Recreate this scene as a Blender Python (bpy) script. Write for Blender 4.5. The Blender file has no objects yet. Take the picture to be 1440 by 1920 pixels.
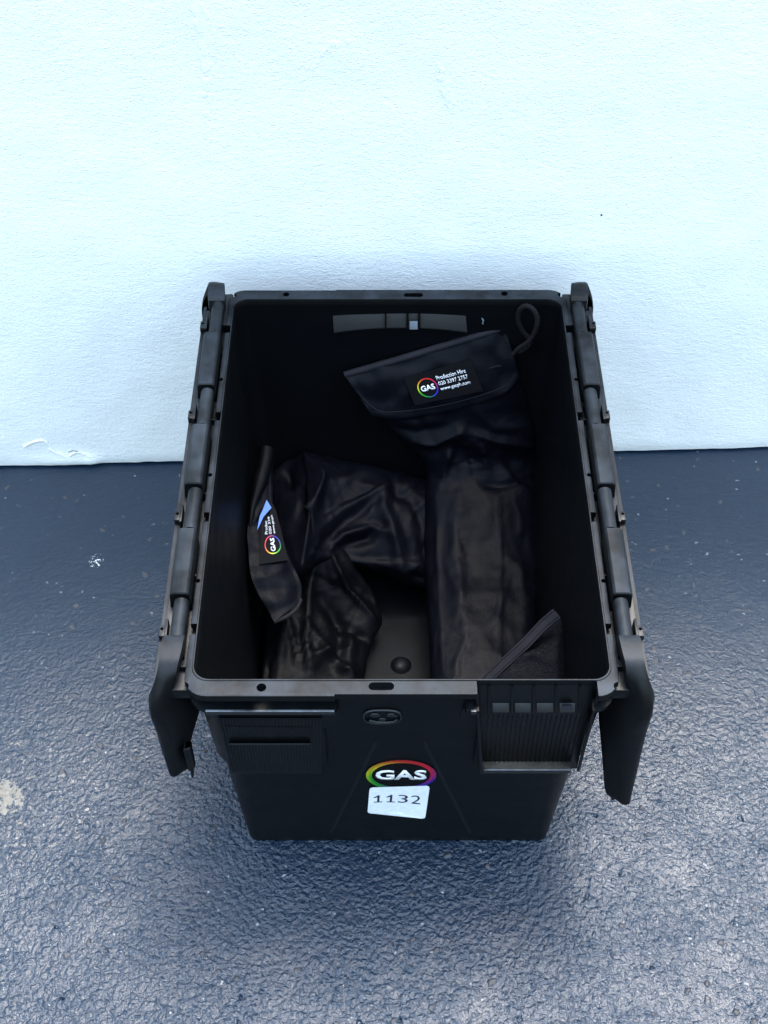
import bpy, bmesh, math, random
import numpy as np
from mathutils import Vector, noise

random.seed(7); rng = np.random.default_rng(7)
sc = bpy.context.scene
COL = sc.collection

# ------------------------------------------------------------------ camera
PITCH = math.radians(49.24); CAMH = 1.344; FPX = 2500.0
cam_d = bpy.data.cameras.new('camera')
cam = bpy.data.objects.new('camera', cam_d); COL.objects.link(cam)
cam.location = (0, 0, CAMH); cam.rotation_euler = (math.pi/2 - PITCH, 0, 0)
cam_d.sensor_fit = 'VERTICAL'; cam_d.sensor_height = 24.0
cam_d.lens = FPX/1920*24.0
cam_d.clip_start = 0.02; cam_d.clip_end = 200
sc.camera = cam

# ------------------------------------------------------------------ light
SUN_EL = math.radians(71); SUN_AZ = math.radians(26)      # azimuth from +Y towards +X
w = bpy.data.worlds.new('World'); sc.world = w; w.use_nodes = True
nt = w.node_tree; nt.nodes.clear()
wo = nt.nodes.new('ShaderNodeOutputWorld'); bg = nt.nodes.new('ShaderNodeBackground')
sky = nt.nodes.new('ShaderNodeTexSky'); sky.sky_type = 'NISHITA'; sky.sun_disc = False
sky.sun_elevation = SUN_EL; sky.sun_rotation = SUN_AZ
sky.dust_density = 1.2; sky.air_density = 1.0; sky.ozone_density = 1.0
bg.inputs['Strength'].default_value = 0.15
tint = nt.nodes.new('ShaderNodeMix'); tint.data_type = 'RGBA'; tint.blend_type = 'MULTIPLY'; tint.inputs[0].default_value = 1
tint.inputs[7].default_value = (1.24, 1.11, .86, 1)          # white balance put into the sky colour, less blue
geo = nt.nodes.new('ShaderNodeTexCoord'); sepz = nt.nodes.new('ShaderNodeSeparateXYZ'); nt.links.new(geo.outputs['Generated'], sepz.inputs[0])
hr = nt.nodes.new('ShaderNodeMapRange'); hr.interpolation_type = 'SMOOTHSTEP'                # low sky dimmed, an added gradient to lessen shade behind the crate
hr.inputs['From Min'].default_value = .15; hr.inputs['From Max'].default_value = .6; hr.inputs['To Min'].default_value = .25; hr.inputs['To Max'].default_value = 1.0
nt.links.new(sepz.outputs[2], hr.inputs['Value'])
mul = nt.nodes.new('ShaderNodeVectorMath'); mul.operation = 'SCALE'; nt.links.new(hr.outputs[0], mul.inputs['Scale'])
nt.links.new(sky.outputs[0], mul.inputs[0]); nt.links.new(mul.outputs[0], tint.inputs[6]); nt.links.new(tint.outputs[2], bg.inputs[0]); nt.links.new(bg.outputs[0], wo.inputs[0])
sun_d = bpy.data.lights.new('sun', 'SUN'); sun = bpy.data.objects.new('sun', sun_d); COL.objects.link(sun)
sun_d.energy = 0.5; sun_d.angle = math.radians(22); sun_d.color = (1.0, .985, .975)
sd = Vector((math.cos(SUN_EL)*math.sin(SUN_AZ), math.cos(SUN_EL)*math.cos(SUN_AZ), math.sin(SUN_EL)))
sun.rotation_euler = sd.to_track_quat('Z', 'Y').to_euler(); sun.location = (0, 3, 6)
vs = sc.view_settings
vs.view_transform = 'Standard'; vs.look = 'None'; vs.gamma = 1; vs.use_curve_mapping = False
vs.exposure = 3.3

# ------------------------------------------------------------------ geometry helpers
CP, SP = math.cos(PITCH), math.sin(PITCH)
def ray(px, py):
    u = (px-720)/FPX; v = (py-960)/FPX
    return Vector((u, CP - v*SP, -SP - v*CP))
def Pz(px, py, z):
    r = ray(px, py); return Vector((0, 0, CAMH)) + r*((z-CAMH)/r.z)
def Py(px, py, y):
    r = ray(px, py); return Vector((0, 0, CAMH)) + r*(y/r.y)
def Ppl(px, py, p0, n, off=0.0):
    r = ray(px, py); o = Vector((0, 0, CAMH)); n = Vector(n).normalized()
    return o + r*((p0 + n*off - o).dot(n)/r.dot(n))
def proj_np(P):
    dz = P[..., 2]-CAMH; d = P[..., 1]*CP - dz*SP; up = P[..., 1]*SP + dz*CP
    return 720 + FPX*P[..., 0]/d, 960 - FPX*up/d

def tag(o, label, cat, group=None, kind=None):
    o['label'] = label; o['category'] = cat
    if group: o['group'] = group
    if kind: o['kind'] = kind
def thing(name, label, cat, loc, group=None):
    o = bpy.data.objects.new(name, None); COL.objects.link(o); o.location = loc
    o.empty_display_size = .05
    tag(o, label, cat, group); return o
def wloc(o):
    v = Vector(o.location)
    while o.parent: o = o.parent; v += Vector(o.location)
    return v
def obj_me(name, me, mat, parent=None):
    """link a mesh whose vertices are in world coordinates under parent"""
    o = bpy.data.objects.new(name, me); COL.objects.link(o)
    if mat and not me.materials: me.materials.append(mat)
    if parent:
        pl = wloc(parent); n = len(me.vertices); co = np.empty(n*3)
        me.vertices.foreach_get('co', co); co = co.reshape(-1, 3)
        c = (co.min(0)+co.max(0))/2
        me.vertices.foreach_set('co', (co - c).ravel()); me.update()
        o.parent = parent; o.location = Vector(c) - pl
    return o
def obj(name, bm, mat, parent=None, smooth=True, angle=40):
    bmesh.ops.recalc_face_normals(bm, faces=bm.faces)
    if smooth:
        for f in bm.faces: f.smooth = True
        for e in bm.edges:
            if len(e.link_faces) == 2 and e.calc_face_angle(0) > math.radians(angle): e.smooth = False
    me = bpy.data.meshes.new(name); bm.to_mesh(me); bm.free()
    return obj_me(name, me, mat, parent)

def add_box(bm, x0, x1, y0, y1, z0, z1, bev=0.0, seg=2):
    b = bmesh.new(); bmesh.ops.create_cube(b, size=1)
    for v in b.verts:
        v.co = Vector(((x0+x1)/2 + v.co.x*(x1-x0), (y0+y1)/2 + v.co.y*(y1-y0), (z0+z1)/2 + v.co.z*(z1-z0)))
    if bev: bmesh.ops.bevel(b, geom=b.edges[:], offset=bev, segments=seg, affect='EDGES', profile=.5)
    t = bpy.data.meshes.new('t'); b.to_mesh(t); b.free(); bm.from_mesh(t); bpy.data.meshes.remove(t)
def add_hexa(bm, pts, bev=0.0):
    """8 points: bottom 4 then top 4"""
    b = bmesh.new(); vs_ = [b.verts.new(p) for p in pts]
    for f in ((0,1,2,3),(7,6,5,4),(0,4,5,1),(1,5,6,2),(2,6,7,3),(3,7,4,0)): b.faces.new([vs_[i] for i in f])
    bmesh.ops.recalc_face_normals(b, faces=b.faces)
    if bev: bmesh.ops.bevel(b, geom=b.edges[:], offset=bev, segments=2, affect='EDGES', profile=.5)
    t = bpy.data.meshes.new('t'); b.to_mesh(t); b.free(); bm.from_mesh(t); bpy.data.meshes.remove(t)
def rings(bm, loops, cap0=True, cap1=True, close=False):
    R = [[bm.verts.new(p) for p in L] for L in loops]; n = len(R[0])
    pairs = list(zip(R, R[1:])) + ([(R[-1], R[0])] if close else [])
    for a, b in pairs:
        for i in range(n):
            j = (i+1) % n
            bm.faces.new((a[i], a[j], b[j], b[i]))
    if cap0 and not close: bm.faces.new(R[0][::-1])
    if cap1 and not close: bm.faces.new(R[-1])
def rrect(cx, hx, y0, y1, r, z, n=7):
    out = []
    for (sx, sy, a0) in ((1,1,0),(-1,1,90),(-1,-1,180),(1,-1,270)):
        ax = cx + sx*(hx-r); ay = (y1-r) if sy > 0 else (y0+r)
        for k in range(n+1):
            a = math.radians(a0 + 90*k/n); out.append(Vector((ax+r*math.cos(a), ay+r*math.sin(a), z)))
    return out
def add_tube(bm, pts, r, n=10, cap=True):
    pts = [Vector(p) for p in pts]; loops = []; prev = None
    for i, p in enumerate(pts):
        t = (pts[min(i+1, len(pts)-1)] - pts[max(i-1, 0)]).normalized()
        if prev is None:
            a = t.orthogonal().normalized()
        else:
            a = (prev - t*prev.dot(t)).normalized()
        prev = a; b = t.cross(a); rr = r[i] if hasattr(r, '__len__') else r
        loops.append([p + (a*math.cos(2*math.pi*k/n) + b*math.sin(2*math.pi*k/n))*rr for k in range(n)])
    rings(bm, loops, cap, cap)
def cat(pts, per=8):
    """Catmull-Rom through points (rows of any dimension)"""
    P = np.array([list(p) for p in pts], float); P = np.vstack([2*P[0]-P[1], P, 2*P[-1]-P[-2]]); out = []
    for i in range(1, len(P)-2):
        for k in range(per):
            t = k/per; a, b, c, d = P[i-1], P[i], P[i+1], P[i+2]
            out.append(.5*((2*b)+(c-a)*t+(2*a-5*b+4*c-d)*t*t+(3*b-a-3*c+d)*t**3))
    out.append(P[-2]); return np.array(out)
def boolean(o, cut_bm, op='DIFFERENCE'):
    bmesh.ops.recalc_face_normals(cut_bm, faces=cut_bm.faces)
    me = bpy.data.meshes.new('cut'); cut_bm.to_mesh(me); cut_bm.free()
    if o.parent: me.transform(__import__('mathutils').Matrix.Translation(-wloc(o)))
    c = bpy.data.objects.new('cut', me); COL.objects.link(c)
    c.location = wloc(o)
    m = o.modifiers.new('b', 'BOOLEAN'); m.operation = op; m.object = c; m.solver = 'EXACT'; m.use_self = True
    bpy.context.view_layer.update()
    dg = bpy.context.evaluated_depsgraph_get()
    new = bpy.data.meshes.new_from_object(o.evaluated_get(dg)); o.modifiers.clear()
    old = o.data; o.data = new; bpy.data.meshes.remove(old); bpy.data.objects.remove(c)
    bm = bmesh.new(); bm.from_mesh(new)
    for f in bm.faces: f.smooth = True
    for e in bm.edges:
        e.smooth = not (len(e.link_faces) == 2 and e.calc_face_angle(0) > math.radians(35))
    bm.to_mesh(new); bm.free()
def add_cyl(bm, x, y, z0, z1, r, n=20, sx=1.0, slot=0.0):
    L = []
    for z in (z0, z1):
        ring = []
        for k in range(n):
            a = 2*math.pi*k/n; c, s_ = math.cos(a), math.sin(a)
            ring.append(Vector((x + r*c*sx + (slot if c > 1e-6 else -slot if c < -1e-6 else 0), y + r*s_, z)))
        L.append(ring)
    rings(bm, L)

# ------------------------------------------------------------------ material helpers
class NT:
    def __init__(s, name):
        s.m = bpy.data.materials.new(name); s.m.use_nodes = True; s.t = s.m.node_tree; s.t.nodes.clear()
        s.out = s.n('OutputMaterial'); s.b = s.n('BsdfPrincipled'); s.l(s.b.outputs[0], s.out.inputs['Surface'])
    def n(s, typ, **k):
        x = s.t.nodes.new('ShaderNode'+typ)
        for a, v in k.items():
            if a in x.inputs: x.inputs[a].default_value = v
            else: setattr(x, a, v)
        return x
    def l(s, a, b): s.t.links.new(a, b)
    def math(s, op, a, b=None, c=None, clamp=False):
        x = s.n('Math', operation=op, use_clamp=clamp)
        for i, v in enumerate((a, b, c)):
            if v is None: continue
            if isinstance(v, (int, float)): x.inputs[i].default_value = v
            else: s.l(v, x.inputs[i])
        return x.outputs[0]
    def ramp(s, fac, p0, p1, c0=(0,0,0,1), c1=(1,1,1,1)):
        x = s.n('ValToRGB'); e = x.color_ramp.elements; e[0].position = p0; e[1].position = p1
        e[0].color = c0; e[1].color = c1; s.l(fac, x.inputs[0]); return x.outputs[0]
    def noise(s, vec, scale, detail=3, rough=.5, dist=0):
        x = s.n('TexNoise'); x.inputs['Scale'].default_value = scale; x.inputs['Detail'].default_value = detail
        x.inputs['Roughness'].default_value = rough; x.inputs['Distortion'].default_value = dist
        s.l(vec, x.inputs['Vector']); return x.outputs['Fac']
    def mix(s, fac, a, b):
        x = s.n('Mix', data_type='RGBA')
        for sock, v in ((x.inputs[0], fac), (x.inputs[6], a), (x.inputs[7], b)):
            if isinstance(v, (int, float)): sock.default_value = v
            elif isinstance(v, tuple): sock.default_value = (*v[:3], 1)
            else: s.l(v, sock)
        return x.outputs[2]
    def coord(s, kind='Object', scale=None):
        c = s.n('TexCoord').outputs[kind]
        if kind == 'World': pass
        if scale:
            m = s.n('Mapping'); m.inputs['Scale'].default_value = scale; s.l(c, m.inputs[0]); return m.outputs[0]
        return c
    def pos(s, scale=None):
        c = s.n('NewGeometry').outputs['Position']
        if scale:
            m = s.n('Mapping'); m.inputs['Scale'].default_value = scale; s.l(c, m.inputs[0]); return m.outputs[0]
        return c
    def bump(s, h, strength=1, dist=.001, prev=None):
        x = s.n('Bump'); x.inputs['Strength'].default_value = strength; x.inputs['Distance'].default_value = dist
        s.l(h, x.inputs['Height'])
        if prev: s.l(prev, x.inputs['Normal'])
        return x.outputs[0]

def mat_plastic(name, base=(.0055,.006,.007), rough=.42, dust=.6, dcol=(.040,.052,.068), spec=.35):
    N = NT(name); p = N.pos()
    n1 = N.noise(p, 28, 5, .62); n2 = N.noise(p, 220, 4, .6); sc_ = N.noise(N.pos((60, 700, 60)), 1, 4, .7)
    nz = N.n('SeparateXYZ'); N.l(N.n('NewGeometry').outputs['Normal'], nz.inputs[0])
    up = N.ramp(nz.outputs['Z'], .35, .95)                     # settled dust lies on upward faces
    d = N.math('MULTIPLY', N.math('MULTIPLY', up, N.ramp(n1, .3, .75)), dust)
    spk = N.ramp(n2, .70, .76); scr = N.math('MULTIPLY', N.ramp(sc_, .66, .72), .25)
    d2 = N.math('ADD', d, N.math('MULTIPLY', N.math('ADD', spk, scr), .35*max(dust, .35)), clamp=True)
    N.l(N.mix(d2, base, dcol), N.b.inputs['Base Color'])
    N.l(N.math('ADD', N.math('MULTIPLY', n1, .25), rough-.1), N.b.inputs['Roughness'])
    N.b.inputs['Specular IOR Level'].default_value = spec
    N.l(N.bump(N.noise(p, 900, 2), .25, .0004, N.bump(n1, .3, .0015)), N.b.inputs['Normal'])
    return N.m
def mat_fabric(name, base=(.0021,.0024,.0040), rough=.42, scale=2600, strength=.25, sheen=.0, spec=.06):
    N = NT(name); p = N.pos()
    n1 = N.noise(p, 30, 4, .6)
    N.l(N.mix(N.ramp(n1, .3, .7), base, tuple(c*1.5 for c in base)), N.b.inputs['Base Color'])
    N.l(N.math('ADD', N.math('MULTIPLY', N.noise(p, 60, 3), .2), rough-.1), N.b.inputs['Roughness'])
    N.b.inputs['Sheen Weight'].default_value = sheen; N.b.inputs['Specular IOR Level'].default_value = spec; N.b.inputs['Sheen Roughness'].default_value = .5
    N.b.inputs['Sheen Tint'].default_value = (.7, .7, 1, 1)
    w1 = N.n('TexWave', wave_type='BANDS', bands_direction='X'); w1.inputs['Scale'].default_value = scale/6; N.l(p, w1.inputs[0])
    N.l(N.bump(w1.outputs['Fac'], strength*.5, .0002, N.bump(N.noise(N.pos((1, 1, 1)), 230, 6, .7, .8), strength*1.5, .0013)), N.b.inputs['Normal'])
    return N.m
def mat_flat(name, col, rough=.5, spec=.5):
    N = NT(name); N.l(N.mix(N.ramp(N.noise(N.pos(), 180, 3), .3, .8), col, tuple(c*.82 for c in col)), N.b.inputs['Base Color'])
    N.b.inputs['Roughness'].default_value = rough; N.b.inputs['Specular IOR Level'].default_value = spec; return N.m
M_PL = mat_plastic('black_plastic', base=(.0016,.0019,.0024), rough=.38, dust=.5, spec=.22)
M_PLG = mat_plastic('worn_black_plastic', base=(.002,.0024,.003), rough=.45, dust=.6, spec=.14)
M_LIP = mat_plastic('rubbed_lit_edge', dust=1.6, rough=.4, spec=.5, dcol=(.13,.15,.17))  # worn edge, made paler to paint in the light it catches
M_BODY = mat_plastic('crate_body_plastic', base=(.0014,.0019,.0027), rough=.40, dust=.06, spec=.13)
M_IN = mat_plastic('label_pocket_plastic', rough=.5, dust=.8, dcol=(.10,.085,.065))
M_NY = mat_fabric('black_nylon')
M_NY2 = mat_fabric('black_nylon_shiny', base=(.0012,.0014,.0022), rough=.45, strength=.15)
M_HEM = mat_fabric('webbing', base=(.010,.010,.013), rough=.6)
M_CORD = mat_fabric('cord', base=(.008,.008,.009), rough=.75, scale=4200, strength=.9)
M_WHITE = mat_flat('white_print', (.78,.8,.85), .5)
M_PAPER = mat_flat('paper_label', (.74,.78,.86), .6)
M_INK = mat_flat('black_ink', (.012,.012,.018), .5)
M_PATCH = mat_flat('black_printed_patch', (.003,.003,.004), .6, .08)
M_BLUE = mat_flat('pale_blue_backing', (.07,.17,.55), .5)
def mat_vcol():
    N = NT('rainbow_print'); a = N.n('VertexColor', layer_name='Col'); N.l(a.outputs[0], N.b.inputs['Base Color'])
    N.b.inputs['Roughness'].default_value = .45; return N.m
M_RB = mat_vcol()

# ------------------------------------------------------------------ ground
def mat_floor():
    N = NT('painted_asphalt'); p = N.pos()
    sx = N.n('SeparateXYZ'); N.l(p, sx.inputs[0]); X, Y = sx.outputs[0], sx.outputs[1]
    big = N.noise(p, 3.2, 4, .55); mid = N.noise(p, 24, 4, .6)
    # aggregate: smoothed cells, wormy noise, a few pits and buried pebbles
    v1 = N.n('TexVoronoi', feature='SMOOTH_F1'); v1.inputs['Scale'].default_value = 165; v1.inputs['Smoothness'].default_value = .3
    dis = N.n('TexNoise'); dis.inputs['Scale'].default_value = 90; dis.inputs['Detail'].default_value = 2; N.l(p, dis.inputs['Vector'])
    va = N.n('VectorMath', operation='SCALE'); va.inputs['Scale'].default_value = .012; N.l(dis.outputs['Color'], va.inputs[0])
    vb = N.n('VectorMath', operation='ADD'); N.l(p, vb.inputs[0]); N.l(va.outputs[0], vb.inputs[1]); pd = vb.outputs[0]
    N.l(pd, v1.inputs['Vector'])
    cell = N.math('SUBTRACT', 1.0, N.math('MULTIPLY', v1.outputs['Distance'], 1.3))
    n3 = N.noise(pd, 240, 3, .55, .1); n4 = N.noise(p, 620, 3, .6)
    v2 = N.n('TexVoronoi', feature='F1'); v2.inputs['Scale'].default_value = 50; v2.inputs['Randomness'].default_value = 1; N.l(pd, v2.inputs['Vector'])
    sep = N.n('SeparateColor'); N.l(v2.outputs['Color'], sep.inputs[0])
    sel = N.math('GREATER_THAN', sep.outputs[0], .66)
    peb = N.math('MULTIPLY', N.ramp(v2.outputs['Distance'], .10, .20, (1,1,1,1), (0,0,0,1)), sel)
    sel2 = N.math('LESS_THAN', sep.outputs[0], .12)
    pit = N.math('MULTIPLY', N.ramp(v2.outputs['Distance'], .08, .17, (1,1,1,1), (0,0,0,1)), sel2)
    # bumps flattened near the wall, imitating how shade flattens them
    smooth = N.ramp(Y, .0, 1.0)
    mr = N.n('MapRange'); mr.inputs['From Min'].default_value = .66; mr.inputs['From Max'].default_value = .98
    mr.inputs['To Min'].default_value = 1.0; mr.inputs['To Max'].default_value = .16; N.l(Y, mr.inputs['Value'])
    amp = mr.outputs[0]
    n5 = N.noise(p, 380, 2, .6, .8)
    h = N.math('ADD', N.math('MULTIPLY', cell, .7), N.math('ADD', N.math('MULTIPLY', n3, .75), N.math('MULTIPLY', n5, .35)))
    vary = N.math('ADD', N.math('MULTIPLY', N.ramp(N.noise(p, 13, 4, .6), .32, .68), .7), .55)
    h = N.math('MULTIPLY', h, vary)
    h = N.math('ADD', h, N.math('MULTIPLY', peb, .8)); h = N.math('SUBTRACT', h, N.math('MULTIPLY', pit, 1.1))
    h = N.math('MULTIPLY', h, amp); h = N.math('ADD', h, N.math('MULTIPLY', mid, .5))
    dp = N.n('Displacement'); dp.inputs['Midlevel'].default_value = 1.0; dp.inputs['Scale'].default_value = .0021
    N.l(h, dp.inputs['Height']); N.l(dp.outputs[0], N.out.inputs['Displacement'])
    N.m.displacement_method = 'BOTH'
    # colour: blue grey paint, worn cream patch at the left, pale chips
    base = N.mix(N.ramp(big, .3, .7), (.0040,.0135,.030), (.007,.0185,.037))
    base = N.mix(N.math('MULTIPLY', peb, .85), base, (.050,.046,.046))
    chip_n = N.noise(p, 105, 3, .6)
    chips = N.ramp(chip_n, .70, .74)
    base = N.mix(N.math('MULTIPLY', chips, .7), base, (.30,.31,.32))
    v3 = N.n('TexVoronoi', feature='F1'); v3.inputs['Scale'].default_value = 62; N.l(pd, v3.inputs['Vector'])
    s3 = N.n('SeparateColor'); N.l(v3.outputs['Color'], s3.inputs[0])
    grain = N.math('MULTIPLY', N.ramp(v3.outputs['Distance'], .07, .12, (1,1,1,1), (0,0,0,1)), N.math('GREATER_THAN', s3.outputs[1], .72))
    base = N.mix(N.math('MULTIPLY', grain, .6), base, (.22,.23,.25))
    def spot(cx, cy, rx, ry, a, b):
        dx = N.math('DIVIDE', N.math('SUBTRACT', X, cx), rx); dy = N.math('DIVIDE', N.math('SUBTRACT', Y, cy), ry)
        r2 = N.math('ADD', N.math('MULTIPLY', dx, dx), N.math('MULTIPLY', dy, dy))
        q = N.math('ADD', r2, N.math('MULTIPLY', N.math('SUBTRACT', N.noise(p, 70, 5, .7), .5), a))
        return N.ramp(q, b, b+.1, (1,1,1,1), (0,0,0,1))
    worn = N.math('MULTIPLY', spot(-.437, .733, .034, .030, 3.2, .7), N.ramp(N.noise(p, 95, 4, .7), .44, .47))
    worn2 = N.math('MULTIPLY', spot(-.40, .735, .09, .075, 2.0, .9), N.ramp(N.noise(p, 120, 4, .7), .60, .63))
    base = N.mix(N.math('MAXIMUM', worn, worn2), base, (.13,.125,.11))
    splash = N.math('MULTIPLY', spot(-.3717, 1.077, .010, .013, .5, .8), N.ramp(N.noise(p, 260, 3, .6), .60, .64))
    base = N.mix(splash, base, (.8,.8,.8))
    N.l(base, N.b.inputs['Base Color'])
    rg = N.math('ADD', N.math('MULTIPLY', mid, .10), .08)
    rg = N.math('ADD', rg, N.math('MULTIPLY', worn, .3)); rg = N.math('ADD', rg, N.math('MULTIPLY', peb, .45), clamp=True); N.l(rg, N.b.inputs['Roughness'])
    N.b.inputs['Specular IOR Level'].default_value = .5
    cw = N.math('MULTIPLY', N.math('SUBTRACT', 1.0, N.math('MAXIMUM', peb, worn)), .10); N.l(cw, N.b.inputs['Coat Weight']); N.b.inputs['Coat Roughness'].default_value = .12
    N.l(N.bump(n4, .9, .0007), N.b.inputs['Normal'])
    return N.m
def axis(lo, hi, step, far, sgn_lo=True):
    a = list(np.arange(lo, hi+1e-9, step)); d = step; x = hi
    while x < far: d *= 1.5; x += d; a.append(x)
    d = step; x = lo; pre = []
    while x > -far: d *= 1.5; x -= d; pre.append(x)
    return np.array(pre[::-1] + a)
xs = axis(-.56, .56, .0020, 12); ys = axis(.40, 1.27, .0020, 12)
gx, gy = np.meshgrid(xs, ys); nx, ny = len(xs), len(ys)
me = bpy.data.meshes.new('ground'); me.vertices.add(nx*ny)
me.vertices.foreach_set('co', np.stack([gx.ravel(), gy.ravel(), np.zeros(nx*ny)], 1).ravel())
i = (np.arange(ny-1)[:, None]*nx + np.arange(nx-1)[None, :]).ravel()
q = np.stack([i, i+1, i+nx+1, i+nx], 1).astype(np.int32)
me.loops.add(q.size); me.loops.foreach_set('vertex_index', q.ravel())
me.polygons.add(len(q)); me.polygons.foreach_set('loop_start', np.arange(0, q.size, 4, dtype=np.int32))
me.update(calc_edges=True); me.polygons.foreach_set('use_smooth', np.ones(len(q), bool)); me.validate()
gr = obj_me('ground', me, mat_floor()); gr['kind'] = 'structure'

# ------------------------------------------------------------------ wall
def mat_wall():
    N = NT('white_textured_render'); p = N.coord('Object')
    a = N.noise(N.coord('Object', (330, 330, 620)), 1, 3, .55, .2); b = N.noise(N.coord('Object', (70, 70, 150)), 1, 4, .6)
    c = N.noise(p, 6, 4, .6)
    N.l(N.mix(N.ramp(c, .3, .7), (.81,.835,.83), (.84,.86,.85)), N.b.inputs['Base Color'])
    N.b.inputs['Roughness'].default_value = .45
    N.l(N.bump(b, .3, .003, N.bump(a, .55, .0020)), N.b.inputs['Normal'])
    return N.m
WY = 1.2556; WA = math.atan2(1.273-1.2376, .534+.526)
WALL_H = 1.25
def build_wall():
    bm = bmesh.new(); 
    # front face grid with slight unevenness and a ragged bottom edge
    X = np.concatenate([np.arange(-4, -.6, .2), np.arange(-.6, .6, .006), np.arange(.6, 4.01, .2)])
    Z = [.0, .002, .006, .012, .02, .03, .045] + list(np.arange(.06, .75, .02)) + [.8, .9, 1.0, WALL_H]
    ca, sa = math.cos(WA), math.sin(WA)
    def W(x, d, z): return Vector((x*ca - d*sa, WY + x*sa + d*ca, z))
    V = []
    for z in Z:
        row = []
        for x in X:
            n_ = noise.noise(Vector((x*22, 0, z*22)))*.0012 + noise.noise(Vector((x*4, 3, z*4)))*.002
            rag = noise.noise(Vector((x*60, 5, 0)))*.0016 + noise.noise(Vector((x*9, 1, 0)))*.002
            zz = z + .0025 + rag*.8*max(0, 1-z/.02)
            # blistered, chipped spot low at the left
            dd = math.hypot((x+.435)/.035, (z-.008)/.012)
            n_ -= .004*math.exp(-dd*dd)
            dd = math.hypot((x+.40)/.012, (z-.006)/.008); n_ -= .004*math.exp(-dd*dd)
            if z < .01: n_ += (.01-z)*.2
            row.append(bm.verts.new(W(x, n_, zz)))
        V.append(row)
    for r0, r1 in zip(V, V[1:]):
        for k in range(len(X)-1): bm.faces.new((r0[k], r0[k+1], r1[k+1], r1[k]))
    # close with a back
    B = [[bm.verts.new(W(x, .12, z)) for x in (X[0], X[-1])] for z in (.0025, WALL_H+.0025)]
    bm.faces.new([B[0][0], B[0][1], B[1][1], B[1][0]])
    bm.faces.new(V[0] + [B[0][1], B[0][0]]); bm.faces.new(V[-1] + [B[1][1], B[1][0]])
    bm.faces.new([r[0] for r in V] + [B[1][0], B[0][0]]); bm.faces.new([r[-1] for r in V] + [B[1][1], B[0][1]])
    o = obj('wall', bm, mat_wall(), None, angle=60)
    tag(o, 'white textured wall standing behind the black crate', 'wall')
    return o
wall = build_wall()
# white paint streaks and the blemishes on the wall
def wall_pt(px, py, off=.0015):
    n = Vector((math.sin(WA), -math.cos(WA), 0)); return Ppl(px, py, Vector((0, WY, 0)), n, off)
bm = bmesh.new()
def blob(bm, pts, px_w, off=.0012):
    for i_, (x, y, r) in enumerate(pts):
        off = .0003 + (i_*.618 % 1)*.0006
        c = wall_pt(x, y, 0); xl = c.x*math.cos(WA)+(c.y-WY)*math.sin(WA)
        c += Vector((-math.sin(WA), math.cos(WA), 0))*(noise.noise(Vector((xl*22, 0, c.z*22)))*.0012 + noise.noise(Vector((xl*4, 3, c.z*4)))*.002); s_ = r*1.75/FPX
        n = Vector((math.sin(WA), -math.cos(WA), 0)); t = Vector((math.cos(WA), math.sin(WA), 0))
        K = 14; ring = []; ring2 = []
        for k in range(K):
            a = 2*math.pi*k/K; rr = s_*(1+.45*noise.noise(Vector((x*.37+math.cos(a)*2, y*.41+math.sin(a)*2, 0))))
            d = t*math.cos(a)*rr + Vector((0, 0, 1))*math.sin(a)*rr*1.1
            ring.append(c + d - n*.002); ring2.append(c + d*.93 + n*off)
        rings(bm, [ring, ring2])
rb = random.Random(5)
def trail(pts, r0, r1, n, jit):
    out = []; C_ = cat(pts, 12)
    for _ in range(n):
        t = rb.random(); q_ = C_[int(t*(len(C_)-1))]; out.append((q_[0]+rb.gauss(0, jit), q_[1]+rb.gauss(0, jit), rb.uniform(.25, 1)**1.5*(r0*(1-t)+r1*t)))
    return out
blob(bm, trail([(364,-10),(374,30),(382,70),(384,120),(389,170),(394,216)], 11, 5, 70, 3.6), 0, .0006)
blob(bm, trail([(822,125),(828,152),(838,172),(846,196)], 4, 9, 26, 4), 0, .0006)
blob(bm, trail([(650,70),(615,88),(590,116),(570,142)], 5, 3, 30, 3.5), 0, .0005)
M_WP = mat_flat('white_paint_splash', (.86,.87,.86), .4)
obj('paint_splash', bm, M_WP, wall, angle=50)
bm = bmesh.new()
for c_ in ([(44,838),(62,829),(80,826),(92,833)], [(92,842),(104,848),(116,853),(127,861)], [(130,855),(144,848),(158,852),(172,859),(174,868)]):
    add_tube(bm, [wall_pt(x, y, .0006) for x, y in cat(c_, 5)], [.0011*(1+.5*math.sin(k*2.1)) for k in range(5*(len(c_)-1)+1)], 6)
obj('flaking_paint', bm, M_WP, wall)
bm = bmesh.new(); add_tube(bm, [wall_pt(x, y, .001) for x, y in ((115,870),(122,865),(129,861))], .0006, 6); add_tube(bm, [wall_pt(x, y, .001) for x, y in ((173,861),(174,871))], .0006, 6); add_tube(bm, [wall_pt(x, y, .0008) for x, y in ((128,848),(136,845),(146,847))], .0005, 6)
obj('paint_crack', bm, mat_flat('crack_grey', (.12,.13,.15)), wall)
bm = bmesh.new()
blob(bm, [(1128,404,1.8)], 0, .0018); obj('dark_speck', bm, M_INK, wall)

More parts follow.
